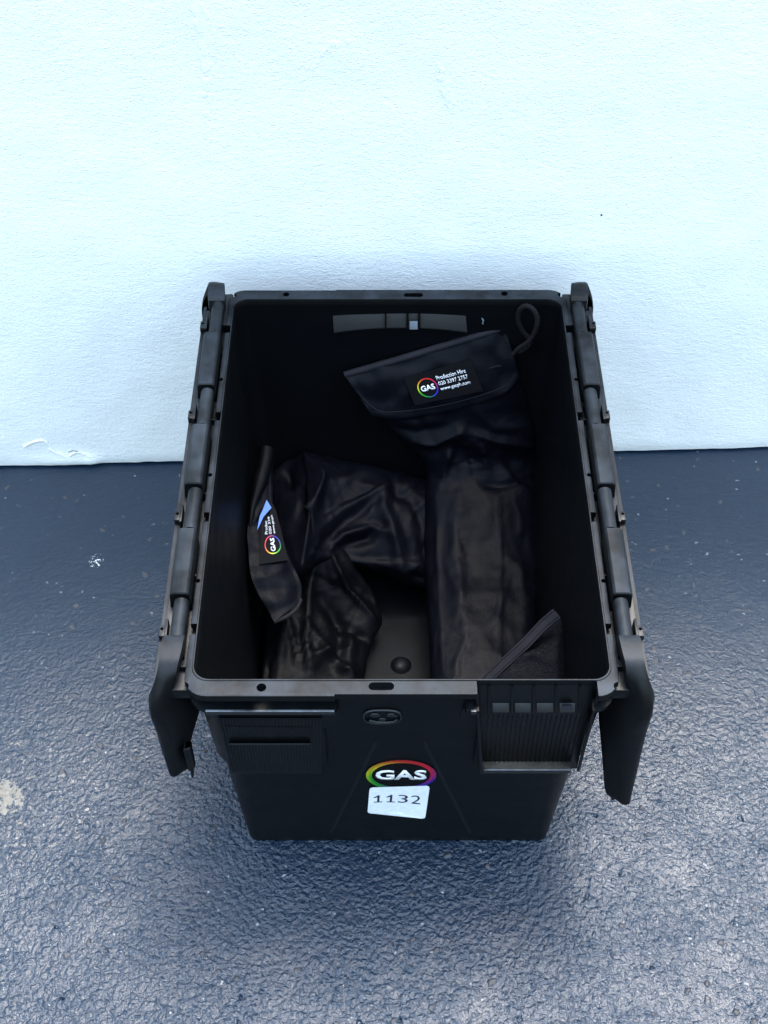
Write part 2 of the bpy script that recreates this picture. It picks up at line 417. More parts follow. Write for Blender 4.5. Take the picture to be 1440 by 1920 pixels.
# ------------------------------------------------------------------ crate
CX = .0155
crate = thing('storage_crate', 'open black plastic storage crate numbered 1132 with its lid halves hanging down both sides', 'crate', (CX, .905, 0))
def rr(hx, y0, y1, r, z): return rrect(CX, hx, y0, y1, r, z)
bm = bmesh.new()
L = [rr(.1625,.6830,1.118,.010,.000), rr(.1640,.6820,1.1195,.011,.0012), rr(.1648,.6812,1.1205,.012,.010),
     rr(.1775,.6630,1.147,.028,.202), rr(.1800,.6590,1.151,.028,.2045), rr(.1818,.6572,1.1528,.028,.206),
     rr(.1860,.6480,1.163,.026,.322), rr(.1872,.6430,1.166,.024,.330), rr(.1895,.6345,1.172,.022,.3350), rr(.1895,.6345,1.172,.022,.3390),
     rr(.1860,.6462,1.165,.020,.3400), rr(.1860,.6462,1.165,.020,.3560),
     rr(.1827,.6512,1.1588,.014,.3560), rr(.1824,.6516,1.1584,.015,.34),
     rr(.1745,.6660,1.143,.022,.20), rr(.1600,.6860,1.115,.018,.016), rr(.1580,.6880,1.113,.018,.010), rr(.1550,.6910,1.110,.018,.008)]
rings(bm, L)
body = obj('body', bm, M_BODY, crate, angle=30)
# recesses: hand hold under the front rim, pocket in the rim corner, hand hold in the back wall, dimples in the floor
c = bmesh.new()
add_hexa(c, [(-.038,.60,.284),(.066,.60,.284),(.066,.6505,.284),(-.038,.6505,.284),(-.044,.60,.362),(.076,.60,.362),(.0755,.6478,.362),(-.0435,.6478,.362)])
boolean(body, c)
c = bmesh.new()
add_hexa(c, [(.0945,.60,.222),(.178,.60,.222),(.178,.6530,.222),(.0945,.6530,.222),(.081,.60,.37),(.186,.60,.37),(.186,.6494,.37),(.081,.6494,.37)])
boolean(body, c)
dm = bmesh.new()
for (x, y) in ((.0205,.908),(-.09,.80),(.12,.80),(-.09,1.03),(.12,1.03)):
    b = bmesh.new(); bmesh.ops.create_uvsphere(b, u_segments=28, v_segments=14, radius=.0165)
    bmesh.ops.translate(b, verts=b.verts, vec=(x, y, .0185)); t = bpy.data.meshes.new('t'); b.to_mesh(t); b.free(); dm.from_mesh(t)
boolean(body, dm)
c = bmesh.new()
add_hexa(c, [(-.055,.60,.195),(.0865,.60,.195),(.0865,.66365,.195),(-.055,.66365,.195),(-.055,.60,.2842),(.0865,.60,.2842),(.0865,.6552,.2842),(-.055,.6552,.2842)])
boolean(body, c)
# rim ------------------------------------------------------------
bm = bmesh.new()
o1 = dict(hx=.1905, y0=.6335, y1=1.1775, r=.020); 
def ro(d, z): return rr(.1905-d, .6335+d, 1.1775-d, .020, z)
def ri(d, z): return rr(.1827+d, .6512-d, 1.1588+d, .0150, z)
rings(bm, [ri(0,.3565), ri(0,.3640), ri(.0006,.3654), ri(.0016,.3654), ri(.0022,.3645), ro(.0015,.3645), ro(.0004,.3640), ro(0,.3630), ro(0,.3565)], False, False, close=True)
rim = obj('rim', bm, M_PLG, crate, angle=35)
c = bmesh.new()
for (x, y, r, s_) in ((-.1745,.6440,.0043,0),(-.1068,.6425,.0043,0),(-.0023,.6438,.0042,.007),(.2045,.6440,.0043,0),
                      (-.1700,1.1675,.0036,0),(-.1105,1.1685,.0036,0),(.0331,1.1675,.0034,.0075),(.1360,1.1700,.0038,0),(.2000,1.1680,.0038,0)):
    add_cyl(c, x, y, .350, .372, r, 20, 1, s_)
boolean(rim, c)
c = bmesh.new()
add_box(c, .0810, .1862, .60, .6494, .35, .38)
boolean(rim, c)
c = bmesh.new(); add_box(c, -.043, .083, .60, .6356, .35, .38); add_box(c, -.20, -.054, 1.1755, 1.19, .35, .38); boolean(rim, c)
c = bmesh.new()
for y in (.705, .838, .975, 1.11):
    for s_ in (-1, 1):
        add_box(c, min(s_*.1845, s_*.2)+CX, max(s_*.1845, s_*.2)+CX, y-.006, y+.006, .35, .38)
        add_cyl(c, CX+s_*.1885, y+.055, .35, .38, .0024)
boolean(rim, c)
# hand hold inside the back wall -----------------------------------------
bm = bmesh.new()
def ywall(z): return .8*0 + (1.143 + (z-.20)/.14*.0154)
arc = [(624,592),(660,590),(700,589),(740,588),(770,588),(820,589),(873,592)]
arcb = [(626,621),(664,616),(702,613),(740,612),(770,612),(820,614),(876,620)]
def on_back(px, py, off): return Ppl(px, py, Vector((0,1.143,.20)), Vector((0,-1,.11)), off)
A = cat([on_back(x, y, .0004) for x, y in arc], 5); B = cat([on_back(x, y, .006) for x, y in arcb], 5)
C = cat([on_back(x, y+3, .0062) for x, y in arcb], 5); D = cat([on_back(x, y+5, -.0005) for x, y in arcb], 5)
cols = [list(map(Vector, z)) for z in zip(A, B, C, D)]
rings(bm, cols)
obj('back_hand_hold', bm, mat_plastic('lit_shelf_plastic', dust=.3, dcol=(.05,.045,.038), rough=.5), crate, angle=30)  # paler tint paints in the light on the shelf
for (x, w_) in ((723, 1.5),(764, 2.2),(786, 2.2)):
    bm = bmesh.new()
    p = [on_back(x-w_, 590, -.001), on_back(x+w_, 590, -.001), on_back(x+w_, 616, -.001), on_back(x-w_, 616, -.001)]
    q_ = [on_back(x-w_, 588, .0075), on_back(x+w_, 588, .0075), on_back(x+w_, 617, .0075), on_back(x-w_, 617, .0075)]
    add_hexa(bm, p+q_); obj('hand_hold_rib', bm, M_PL, crate)
bm = bmesh.new()
p = [on_back(x, y, .005) for x, y in ((768,603),(783,603),(783,617),(768,617))]; q_ = [on_back(x, y, .0085) for x, y in ((768,602),(783,602),(783,618),(768,618))]
add_hexa(bm, p+q_, .0003)
obj('hand_hold_window', bm, mat_flat('bright_window_grey', (.16,.18,.21), .35), crate)  # pale block, the window's brightness put into its colour
bm = bmesh.new(); add_tube(bm, [on_back(904, 597, .001), on_back(906, 601, .0015), on_back(905, 607, .001)], .0009); obj('slot_mark', bm, mat_flat('pale_mark', (.12,.14,.17)), crate)

# front face helpers: plane of the lower front wall
FP0 = Vector((0, .6812, .010)); FN = Vector((0, -(.202-.010), -(.6812-.6630))).normalized()
UP0 = Vector((0, .6572, .206)); UN = Vector((0, -(.322-.206), -(.6572-.6480))).normalized()
def fr(px, py, off=.0005): return Ppl(px, py, FP0, FN, off)
def fu(px, py, off=.0005): return Ppl(px, py, UP0, UN, off)
# left label holder with fine vertical ribs and a slot
bm = bmesh.new()
q0 = [(408,1346),(604,1346),(603,1450),(432,1450)]
add_hexa(bm, [fu(x, y, -.001) for x, y in q0] + [fu(x, y, .0012) for x, y in q0], .0006)
for k in range(31):
    t = k/30; xt = 412+(600-412)*t; xb = 436+(600-436)*t
    p = [(xt-.9,1349),(xt+.9,1349),(xb+.9,1448),(xb-.9,1448)]
    add_hexa(bm, [fu(x, y, .0010) for x, y in p] + [fu(x, y, .0019) for x, y in p])
lh = obj('label_holder', bm, M_PL, crate)
bm = bmesh.new()
q1 = [(424,1362),(584,1364),(582,1393),(430,1393)]
add_hexa(bm, [fu(x, y, .001) for x, y in q1] + [fu(x, y, .0019) for x, y in q1], .0003)
obj('card_window', bm, M_PL, lh); bm = bmesh.new()
q1 = [(428,1393.5),(583,1393.5),(580,1397),(433,1397)]
add_hexa(bm, [fu(x, y, .001) for x, y in q1] + [fu(x, y, .0052) for x, y in q1], .0005)
cs = obj('card_slot', bm, M_LIP, lh)
# handle block emblem
bm = bmesh.new()
E0 = Vector((0,.6500,.30)); EN = Vector((0,-1,0))
def fe(px, py, off=0): return Ppl(px, py, E0, Vector((0,-(.362-.284),-(.6505-.6478))), off)
K = 40
oval = []
for k in range(K+1):
    a = 2*math.pi*k/K; ca, sa = math.cos(a), math.sin(a)
    oval.append(fe(717 + math.copysign(abs(ca)**.7, ca)*35, 1344 + math.copysign(abs(sa)**.8, sa)*12.5, .001))
add_tube(bm, oval, .0012, 6, False)
for (x, y, r) in ((703,1341,.004),(733,1341,.0035),(741,1343,.002),(717,1349,.003)):
    b = bmesh.new(); bmesh.ops.create_uvsphere(b, u_segments=10, v_segments=6, radius=r); bmesh.ops.scale(b, verts=b.verts, vec=(1.3,.35,.9))
    bmesh.ops.translate(b, verts=b.verts, vec=fe(x, y, .0005)); t = bpy.data.meshes.new('t'); b.to_mesh(t); b.free(); bm.from_mesh(t)
add_tube(bm, [fe(x, y, .001) for x, y in ((692,1350),(704,1353),(722,1354),(738,1353),(746,1349))], .0011, 6)
obj('stop_emblem', bm, mat_plastic('gloss_plastic', rough=.22, dust=.1), crate)
# raised outlines of the centre panel and its two slanting ribs
bm = bmesh.new()
def strip(bm, pts, wpx, h, f_):
    for (a, b) in zip(pts, pts[1:]):
        d = Vector((b[0]-a[0], b[1]-a[1])); n_ = Vector((-d.y, d.x)).normalized()*wpx
        p = [(a[0]-n_.x, a[1]-n_.y), (a[0]+n_.x, a[1]+n_.y), (b[0]+n_.x, b[1]+n_.y), (b[0]-n_.x, b[1]-n_.y)]
        pi = [(a[0]-n_.x*.4, a[1]-n_.y*.4), (a[0]+n_.x*.4, a[1]+n_.y*.4), (b[0]+n_.x*.4, b[1]+n_.y*.4), (b[0]-n_.x*.4, b[1]-n_.y*.4)]
        add_hexa(bm, [f_(x, y, -.0008) for x, y in p] + [f_(x, y, h) for x, y in pi])
strip(bm, [(705,1392),(620,1562)], 6.5, .00015, fr); strip(bm, [(795,1392),(882,1562)], 6.5, .00015, fr)
obj('panel_moulding', bm, M_PL, crate)
# right label pocket: frame, ribbed back, pads, bottom ledge
bm = bmesh.new()
def pk(px, py, off=0.0): return Ppl(px, py, Vector((0,.6530,.222)), Vector((0,-(.37-.222),-(.6530-.6494))), off)
pb = [(897,1284),(1113,1284),(1082,1441),(905,1441)]
add_hexa(bm, [pk(x, y, -.002) for x, y in pb] + [pk(x, y, .0006) for x, y in pb])
for k in range(20):
    t = (k+.5)/20; xt = 912+(1095-912)*t; xb = 908+(1074-908)*t
    p = [(xt-1,1345),(xt+1,1345),(xb+1,1432),(xb-1,1432)]
    add_hexa(bm, [pk(x, y, .0004) for x, y in p] + [pk(x, y, .0016) for x, y in p])
pocket = obj('label_pocket', bm, M_PL, crate)
bm = bmesh.new()
for (a, b, w_) in (((894,1300),(903,1452),3.2), ((1122,1300),(1084,1446),3.2)):
    p = [(a[0]-w_,a[1]),(a[0]+w_,a[1]),(b[0]+w_,b[1]),(b[0]-w_,b[1])]
    bm = bmesh.new(); add_hexa(bm, [pk(x, y, -.002) for x, y in p] + [pk(x, y, .011) for x, y in p], .001)
    obj('pocket_frame', bm, M_PL, pocket)
bm = bmesh.new()
p = [(904,1436),(1084,1434),(1070,1449),(905,1451)]
add_box(bm, .0935, .1785, .6430, .6560, .2165, .2215, .0008)
obj('pocket_ledge', bm, M_IN, pocket)
bm = bmesh.new(); add_box(bm, .0945, .1775, .6415, .6432, .2175, .2235, .0006); obj('pocket_lip', bm, M_LIP, pocket)
for (x0, x1) in ((-.1575,-.0435),(.0765,.0815)):
    bm = bmesh.new(); add_box(bm, x0, x1, .6326, .6352, .3355, .3408, .0008); obj('rim_lip', bm, M_LIP, crate)
bm = bmesh.new()
p = [(906,1407),(1066,1407),(1064,1432),(908,1432)]
for (x0, x1) in ((923,955),(965,996),(1006,1038),(1049,1079)):
    p = [(x0,1318),(x1,1318),(x1-1,1336),(x0+1,1336)]
    add_hexa(bm, [pk(x, y, -.001) for x, y in p] + [pk(x, y, .0008 if y < 1325 else .0055) for x, y in p], .0004)
pads = obj('pocket_pad', bm, mat_plastic('pad_plastic', dust=.9, rough=.45), pocket)
bm = bmesh.new()
for x in (917, 960, 1001, 1043, 1088):
    p = [(x-2.5,1287),(x+2.5,1287),(x+2,1340),(x-2,1340)]
    add_hexa(bm, [pk(x_, y, -.001) for x_, y in p] + [pk(x_, y, .0035) for x_, y in p], .0006)
obj('pocket_rib', bm, M_PL, pocket)
bm = bmesh.new()
p = [(1053,1323),(1073,1323),(1073,1331),(1053,1331)]
add_hexa(bm, [pk(x, y, .0005) for x, y in p] + [pk(x, y, .0045) for x, y in p], .0003)
obj('pad_hole', bm, M_INK, pocket)

# hinges and hanging lid halves ---------------------------------------------
BAR = [(.6776,.7336),(.8146,.8683),(.9528,1.0073),(1.0920,1.1450)]
LONG = [(.7336,.8146),(.8683,.9528),(1.0073,1.0920)]
for s in (-1, 1):
    def X(u): return CX + s*u
    def bx(bm, u0, u1, *a, **k): add_box(bm, min(X(u0), X(u1)), max(X(u0), X(u1)), *a, **k)
    bm = bmesh.new(); bx(bm, .1835, .2080, .648, 1.168, .338, .3515, bev=.001); bx(bm, .1860, .1990, 1.120, 1.1735, .345, .3615, bev=.0015)
    for k in range(0, 24, 5):                                         # cross webs in the gully
        y = .668+k*.0205; bx(bm, .1912, .2000, y, y+.0018, .349, .3585)
    obj('hinge_rail', bm, M_PL, crate)
    for (a, b) in BAR:
        bm = bmesh.new()
        prof = []
        for k in range(16):
            t = 2*math.pi*k/16; prof.append((.2000+.0072*math.cos(t)*1.0, .3680+.0078*math.sin(t)))
        rings(bm, [[Vector((X(u), y, z)) for u, z in prof] for y in (a+.0015, a+.002, b-.002, b-.0015)])
        bx(bm, .1945, .2055, a+.003, b-.003, .345, .368)
        obj('hinge_barrel', bm, M_PLG, crate, angle=50)
    # lid half: thin wall hanging from the hinge with skirts at both ends
    bm = bmesh.new()
    def lidx(z, d): return X(.2150 + d - (.36-z)*.02)
    zb = .150 if s > 0 else .205
    rows = [.3575, .35, .30, .25, zb]; yy = list(np.linspace(.650, 1.155, 25))
    # interlocking teeth along the free edge
    def zlow(k): return zb + (.012 if (k//2) % 2 else 0)
    V = {}
    for d in (0, .0032):
        for iz, z in enumerate(rows):
            for k, y in enumerate(yy):
                z_ = zlow(k) if iz == len(rows)-1 else z
                V[d, iz, k] = bm.verts.new((lidx(z_, d), y, z_))
    nr, nk = len(rows), len(yy)
    for d in (0, .0032):
        for iz in range(nr-1):
            for k in range(nk-1): bm.faces.new((V[d,iz,k], V[d,iz,k+1], V[d,iz+1,k+1], V[d,iz+1,k]))
    for k in range(nk-1):
        bm.faces.new((V[0,0,k], V[0,0,k+1], V[.0032,0,k+1], V[.0032,0,k])); bm.faces.new((V[0,nr-1,k], V[0,nr-1,k+1], V[.0032,nr-1,k+1], V[.0032,nr-1,k]))
    for iz in range(nr-1):
        for k in (0, nk-1): bm.faces.new((V[0,iz,k], V[0,iz+1,k], V[.0032,iz+1,k], V[.0032,iz,k]))
    bx(bm, .2075, .2180, .655, 1.150, .3480, .3570, bev=.001)
    lid = obj('lid_half', bm, M_PL, crate, angle=30)
    for (a, b) in LONG:
        bm = bmesh.new()
        prof = [(.1925,.352),(.1925,.3745),(.1935,.3770),(.1955,.3785),(.2070,.3785),(.2095,.3770),(.2110,.3740),(.2125,.352)]
        rings(bm, [[Vector((X(.202+(u-.202)*q_), y, .36+(z-.36)*q_)) for u, z in prof] for y, q_ in ((a+.0012,.94),(a+.0022,1),(b-.0022,1),(b-.0012,.94))])
        obj('hinge_knuckle', bm, M_PLG, lid, angle=35)
    for (a, b) in BAR:
        bm = bmesh.new(); m_ = a + .010
        bx(bm, .2100, .2125, m_+.004, m_+.026, .352, .3690, bev=.0006)
        bx(bm, .2120, .2185, m_+.010, m_+.022, .352, .3640, bev=.0008)
        tb = obj('lid_tab', bm, M_PL, lid)
        c = bmesh.new(); add_cyl(c, X(.2158), m_+.018, .358, .37, .0016, 12); boolean(tb, c)
    # end skirts
    for back in (0, 1):
        # rows from the hinge down: (z, y, u_out, u_in, inner y offset)
        if s < 0:
            R_ = [(.3760,.6900,.2100,.1925,0),(.3790,.6840,.2115,.1925,0),(.3790,.6700,.2115,.1935,0),(.3770,.6600,.2120,.1950,.001),(.3690,.6500,.2145,.1975,.003),(.3560,.6425,.2190,.2000,.008),
                  (.3420,.6385,.2240,.2010,.014),(.3280,.6370,.2262,.1990,.020),(.3120,.6375,.2262,.1920,.028),(.2950,.6385,.2258,.1870,.032),(.2800,.6390,.2254,.1880,.032),
                  (.2650,.6395,.2248,.1930,.024),(.2500,.6400,.2240,.1980,.014),(.2350,.6405,.2232,.2000,.008),(.2250,.6405,.2228,.2005,.006),(.2195,.6405,.2225,.2010,.006)]
        else:
            R_ = [(.3760,.6900,.2100,.1925,0),(.3790,.6840,.2115,.1925,0),(.3790,.6700,.2115,.1935,0),(.3770,.6600,.2120,.1950,.001),(.3690,.6500,.2150,.1965,.003),(.3560,.6425,.2200,.1980,.008),
                  (.3420,.6385,.2245,.1980,.014),(.3280,.6370,.2262,.1930,.022),(.3120,.6375,.2268,.1850,.030),(.2950,.6385,.2270,.1835,.030),(.2700,.6390,.2274,.1860,.026),
                  (.2400,.6395,.2280,.1910,.020),(.2150,.6400,.2286,.1950,.016),(.1900,.6405,.2290,.1990,.012),(.1720,.6405,.2292,.2020,.008),(.1640,.6405,.2293,.2070,.006)]
        RR = cat(R_, 3); bm = bmesh.new(); loops = []
        for (z, y, uo, ui, dy) in RR:
            n_ = 12; th = .0030; f_, b_ = [], []
            big = min(1, max(0, (.376-z)/.04))
            for k in range(n_+1):
                t = k/n_; u = uo + (ui-uo)*t
                # outer edge rolls back, middle bulges forward, inner edge curls behind the crate corner
                yo = .012*big*max(0, 1-t/.16)**2 + dy*max(0, (t-.42)/.58)**1.5 - .0035*math.sin(math.pi*min(1, t/.7))*big
                tk = th if big > .3 else .006+.012*(1-big)
                if z > .3755: tk = .010
                f_.append((u, y+yo, z)); b_.append((u, y+yo+th*(1+.3*(t>.4)), z-.0008-(.012*(1-big))))
            loops.append([Vector((X(u), (1.8340-yy_) if back else yy_, z_)) for u, yy_, z_ in f_ + b_[::-1]])
        rings(bm, loops)
        obj('lid_skirt', bm, M_PLG, lid, angle=40)
    # rubbed tooth at the foot of the left skirt
    if s < 0:
        bm = bmesh.new()
        add_hexa(bm, [(X(.2010),.642,.262),(X(.1955),.644,.262),(X(.1950),.650,.262),(X(.2005),.650,.262),
                      (X(.1995),.6415,.208),(X(.1985),.6425,.208),(X(.1980),.647,.208),(X(.1990),.647,.208)], .0003)
        add_hexa(bm, [(X(.2020),.6405,.262),(X(.1955),.642,.262),(X(.1950),.650,.262),(X(.2015),.650,.262),
                      (X(.2015),.6410,.222),(X(.1950),.643,.226),(X(.1950),.648,.226),(X(.2005),.647,.222)], .0003)
        obj('lid_tooth', bm, M_PL, lid)

# ------------------------------------------------------------------ printed marks
def text_mesh(s, bold=.0, sx=1.0):
    cu = bpy.data.curves.new('txt', 'FONT'); cu.body = s; cu.offset = bold; cu.resolution_u = 3; cu.size = 1
    cu.align_x = 'CENTER'; cu.align_y = 'CENTER'
    o = bpy.data.objects.new('txt', cu); COL.objects.link(o); bpy.context.view_layer.update()
    me = bpy.data.meshes.new_from_object(o.evaluated_get(bpy.context.evaluated_depsgraph_get()))
    bpy.data.objects.remove(o); bm = bmesh.new(); bm.from_mesh(me); bpy.data.meshes.remove(me)
    xs_ = [v.co.x for v in bm.verts]; ys_ = [v.co.y for v in bm.verts]
    cx, cy, hx, hy = (max(xs_)+min(xs_))/2, (max(ys_)+min(ys_))/2, (max(xs_)-min(xs_))/2, (max(ys_)-min(ys_))/2
    for v in bm.verts: v.co = Vector(((v.co.x-cx)/hx, (v.co.y-cy)/hy, 0))
    return bm                                                   # fitted to -1..1 in both directions
def place(bm, fn, parent, name, mat, thick=.0004, keep=None):
    """map -1..1 text coordinates to the surface fn(s, t)"""
    r = bmesh.ops.extrude_face_region(bm, geom=bm.faces[:]); top = {v for v in r['geom'] if isinstance(v, bmesh.types.BMVert)}
    for v in bm.verts:
        x, y = v.co.x, v.co.y; v.co = fn(x, y, thick if v in top else 0.0)
    o = obj(name, bm, mat, parent, smooth=False); return o
def hue(a):
    """a in turns, 0 = right, counter clockwise: rainbow of the ring"""
    st_ = [(0,(.55,.05,.45)),(.12,(.75,.03,.18)),(.25,(.72,.06,.04)),(.36,(.75,.45,.02)),(.48,(.75,.75,.03)),(.6,(.15,.6,.06)),(.72,(.0,.4,.25)),(.82,(.02,.2,.6)),(.92,(.15,.04,.6)),(1,(.55,.05,.45))]
    for (a0, c0), (a1, c1) in zip(st_, st_[1:]):
        if a0 <= a <= a1:
            t = (a-a0)/(a1-a0); return [c0[i_]*(1-t)+c1[i_]*t for i_ in range(3)]
    return st_[0][1]
def ring_mark(fn, parent, r0, r1, name='rainbow_ring', rot=0.0, two=False, dimf=1.0):
    bm = bmesh.new(); K = 72; cl = bm.loops.layers.color.new('Col'); Rr = [r0, (r0+r1)/2, r1]; V = []
    for k in range(K):
        a = 2*math.pi*k/K; V.append([[bm.verts.new(fn(r*math.cos(a), r*math.sin(a), h)) for r in Rr] for h in (0, .0004)])
    for k in range(K):
        A_, B_ = V[k], V[(k+1) % K]; t = ((k+.5)/K + rot) % 1
        for j in range(2):
            tt = (t + (.07 if (two and j == 0) else 0)) % 1
            c_ = [x*dimf for x in hue(tt)] + [1]
            fs = [bm.faces.new((A_[1][j], B_[1][j], B_[1][j+1], A_[1][j+1]))]
            if j == 0: fs.append(bm.faces.new((A_[0][0], A_[1][0], B_[1][0], B_[0][0])))
            else: fs.append(bm.faces.new((A_[1][2], A_[0][2], B_[0][2], B_[1][2])))
            for f in fs:
                for l_ in f.loops: l_[cl] = c_
    return obj(name, bm, M_RB, parent, smooth=False)
# logo on the crate front (a round sticker with a rainbow edge)
LO = fr(752, 1453, .0006); RX = 66.5/1.0*((LO - Vector((0,0,CAMH))).dot(Vector((0, CP, -SP))))/FPX
FU = Vector((0, -(.6812-.6630), .192)).normalized()
def logo(x, y, h): return LO + Vector((1,0,0))*x*RX + FU*y*RX + FN*h
bm = bmesh.new(); rings(bm, [[logo(1.01*math.cos(2*math.pi*k/64), 1.01*math.sin(2*math.pi*k/64), h) for k in range(64)] for h in (-.0008, .0003)])
sticker = obj('logo_sticker', bm, M_PATCH, crate)
ring_mark(lambda x, y, h: logo(x, y, h+.0003), sticker, .83, .99, two=True, dimf=.8)
place(text_mesh('GAS', .028), lambda x, y, h: logo(x*.72+.0, y*.32+.03, h+.0004), sticker, 'lettering', M_WHITE)
# number label stuck below the logo, lower right corner lifting
def nl(s_, t_, h=0.0):
    tl, tr, br, bl = (693,1477),(806,1473.5),(797,1536),(689,1525)
    a, b = (s_+1)/2, (t_+1)/2
    x = (tl[0]*(1-a)+tr[0]*a)*b + (bl[0]*(1-a)+br[0]*a)*(1-b); y = (tl[1]*(1-a)+tr[1]*a)*b + (bl[1]*(1-a)+br[1]*a)*(1-b)
    y += -2.5*math.sin(math.pi*a)*b - 3.0*math.sin(math.pi*a)*(1-b)
    lift = .0012 + .003*max(0, a-.55)*max(0, .6-b)*4
    return fr(x, y, lift+h)
bm = bmesh.new(); n1 = 16; V = []
for h in (0, .0003):
    g = []
    for j in range(n1+1):
        row = []
        for k in range(n1+1):
            s_, t_ = -1+2*k/n1, -1+2*j/n1
            # rounded corners
            ex = max(0, abs(s_)-.90)/.10; ey = max(0, abs(t_)-.84)/.16; sh = max(1, math.hypot(ex, ey))
            if sh > 1: s_ = math.copysign(.90+.10*ex/sh, s_); t_ = math.copysign(.84+.16*ey/sh, t_)
            row.append(bm.verts.new(nl(s_, t_, h)))
        g.append(row)
    V.append(g)
for g in V:
    for j in range(n1):
        for k in range(n1): bm.faces.new((g[j][k], g[j][k+1], g[j+1][k+1], g[j+1][k]))
def bnd(g): return g[0][:-1] + [r[-1] for r in g[:-1]] + g[-1][:0:-1] + [r[0] for r in g[:0:-1]]
b0, b1 = bnd(V[0]), bnd(V[1])
for k in range(len(b0)): bm.faces.new((b0[k], b0[(k+1) % len(b0)], b1[(k+1) % len(b0)], b1[k]))
numlab = obj('number_label', bm, M_PAPER, crate)
for ch, x0 in zip('1132', (-.70,-.27,.165,.60)):
    if ch == '1':
        bm = bmesh.new()
        for a_ in ([(x0-.11,-.17),(x0+.17,-.17),(x0+.17,-.115),(x0-.11,-.115)], [(x0-.005,-.13),(x0+.065,-.13),(x0+.065,.35),(x0-.005,.35)],
                   [(x0-.13,.22),(x0-.13,.17),(x0+.01,.22),(x0+.01,.34)]):
            add_hexa(bm, [nl(x, y, .0003) for x, y in a_] + [nl(x, y, .0006) for x, y in a_])
        obj('digit', bm, M_INK, numlab, smooth=False)
    else:
        place(text_mesh(ch, -.006), lambda x, y, h, x0=x0: nl(x0 + x*.165, .09+y*.26, h+.0004), numlab, 'digit', M_INK, .0002)

# ------------------------------------------------------------------ cloth bags
def smoothstep(x): x = np.clip(x, 0, 1); return x*x*(3-2*x)
def fold_disp(PX, PY, folds):
    D = np.zeros_like(PX)
    for f in folds:
        pts = f[0]; w_, amp = f[1], f[2]; sharp = f[3] if len(f) > 3 else 0
        best = np.full(PX.shape, 1e9); bt = np.zeros_like(PX); side = np.zeros_like(PX); n = len(pts)-1
        for i_ in range(n):
            ax, ay = pts[i_]; bx_, by_ = pts[i_+1]; dx, dy = bx_-ax, by_-ay; L2 = dx*dx+dy*dy
            t = np.clip(((PX-ax)*dx+(PY-ay)*dy)/L2, 0, 1); d = np.hypot(PX-ax-t*dx, PY-ay-t*dy)
            m = d < best; best = np.where(m, d, best); bt = np.where(m, (i_+t)/n, bt)
            side = np.where(m, np.sign((PX-ax)*dy-(PY-ay)*dx), side)
        tap = np.sin(np.pi*np.clip(bt*.9+.05, 0, 1))**.6
        if sharp == 2: g = np.exp(-(best/w_)**2)                           # round
        elif sharp: g = np.exp(-best/w_*1.2)                                # creased
        else:                                                              # one-sided: steep on one side, long on the other
            ww = np.where(side > 0, w_*.35, w_*1.5); g = np.exp(-(best/ww)**2)
        D += amp*g*tap
    return D
def ridged(P, f, seed, octv=3):
    out = np.zeros(len(P)); a = 1
    for o_ in range(octv):
        for i_, p in enumerate(P):
            v = noise.noise(Vector((p[0]*f+seed, p[1]*f, p[2]*f))); out[i_] += a*(1-abs(v)*2.2)
        a *= .5; f *= 2
    return out/(2-.5**(octv-1))
def crumple(n, x0, x1, y0, y1, ang, spread, rg_, amp=.0032, lo=35, hi=110):
    out = []
    for _ in range(n):
        x, y = rg_.uniform(x0, x1), rg_.uniform(y0, y1); a = math.radians(rg_.gauss(ang, spread)); L_ = rg_.uniform(lo, hi)/2; k = rg_.uniform(-.22, .22)
        p = [(x-math.cos(a)*L_, y-math.sin(a)*L_), (x+math.sin(a)*L_*k, y-math.cos(a)*L_*k), (x+math.cos(a)*L_, y+math.sin(a)*L_)]
        out.append((p, rg_.uniform(4, 10), rg_.uniform(.4, 1)*amp*rg_.choice((1, 1, -1)), rg_.choice((0, 1, 1))))
    return out
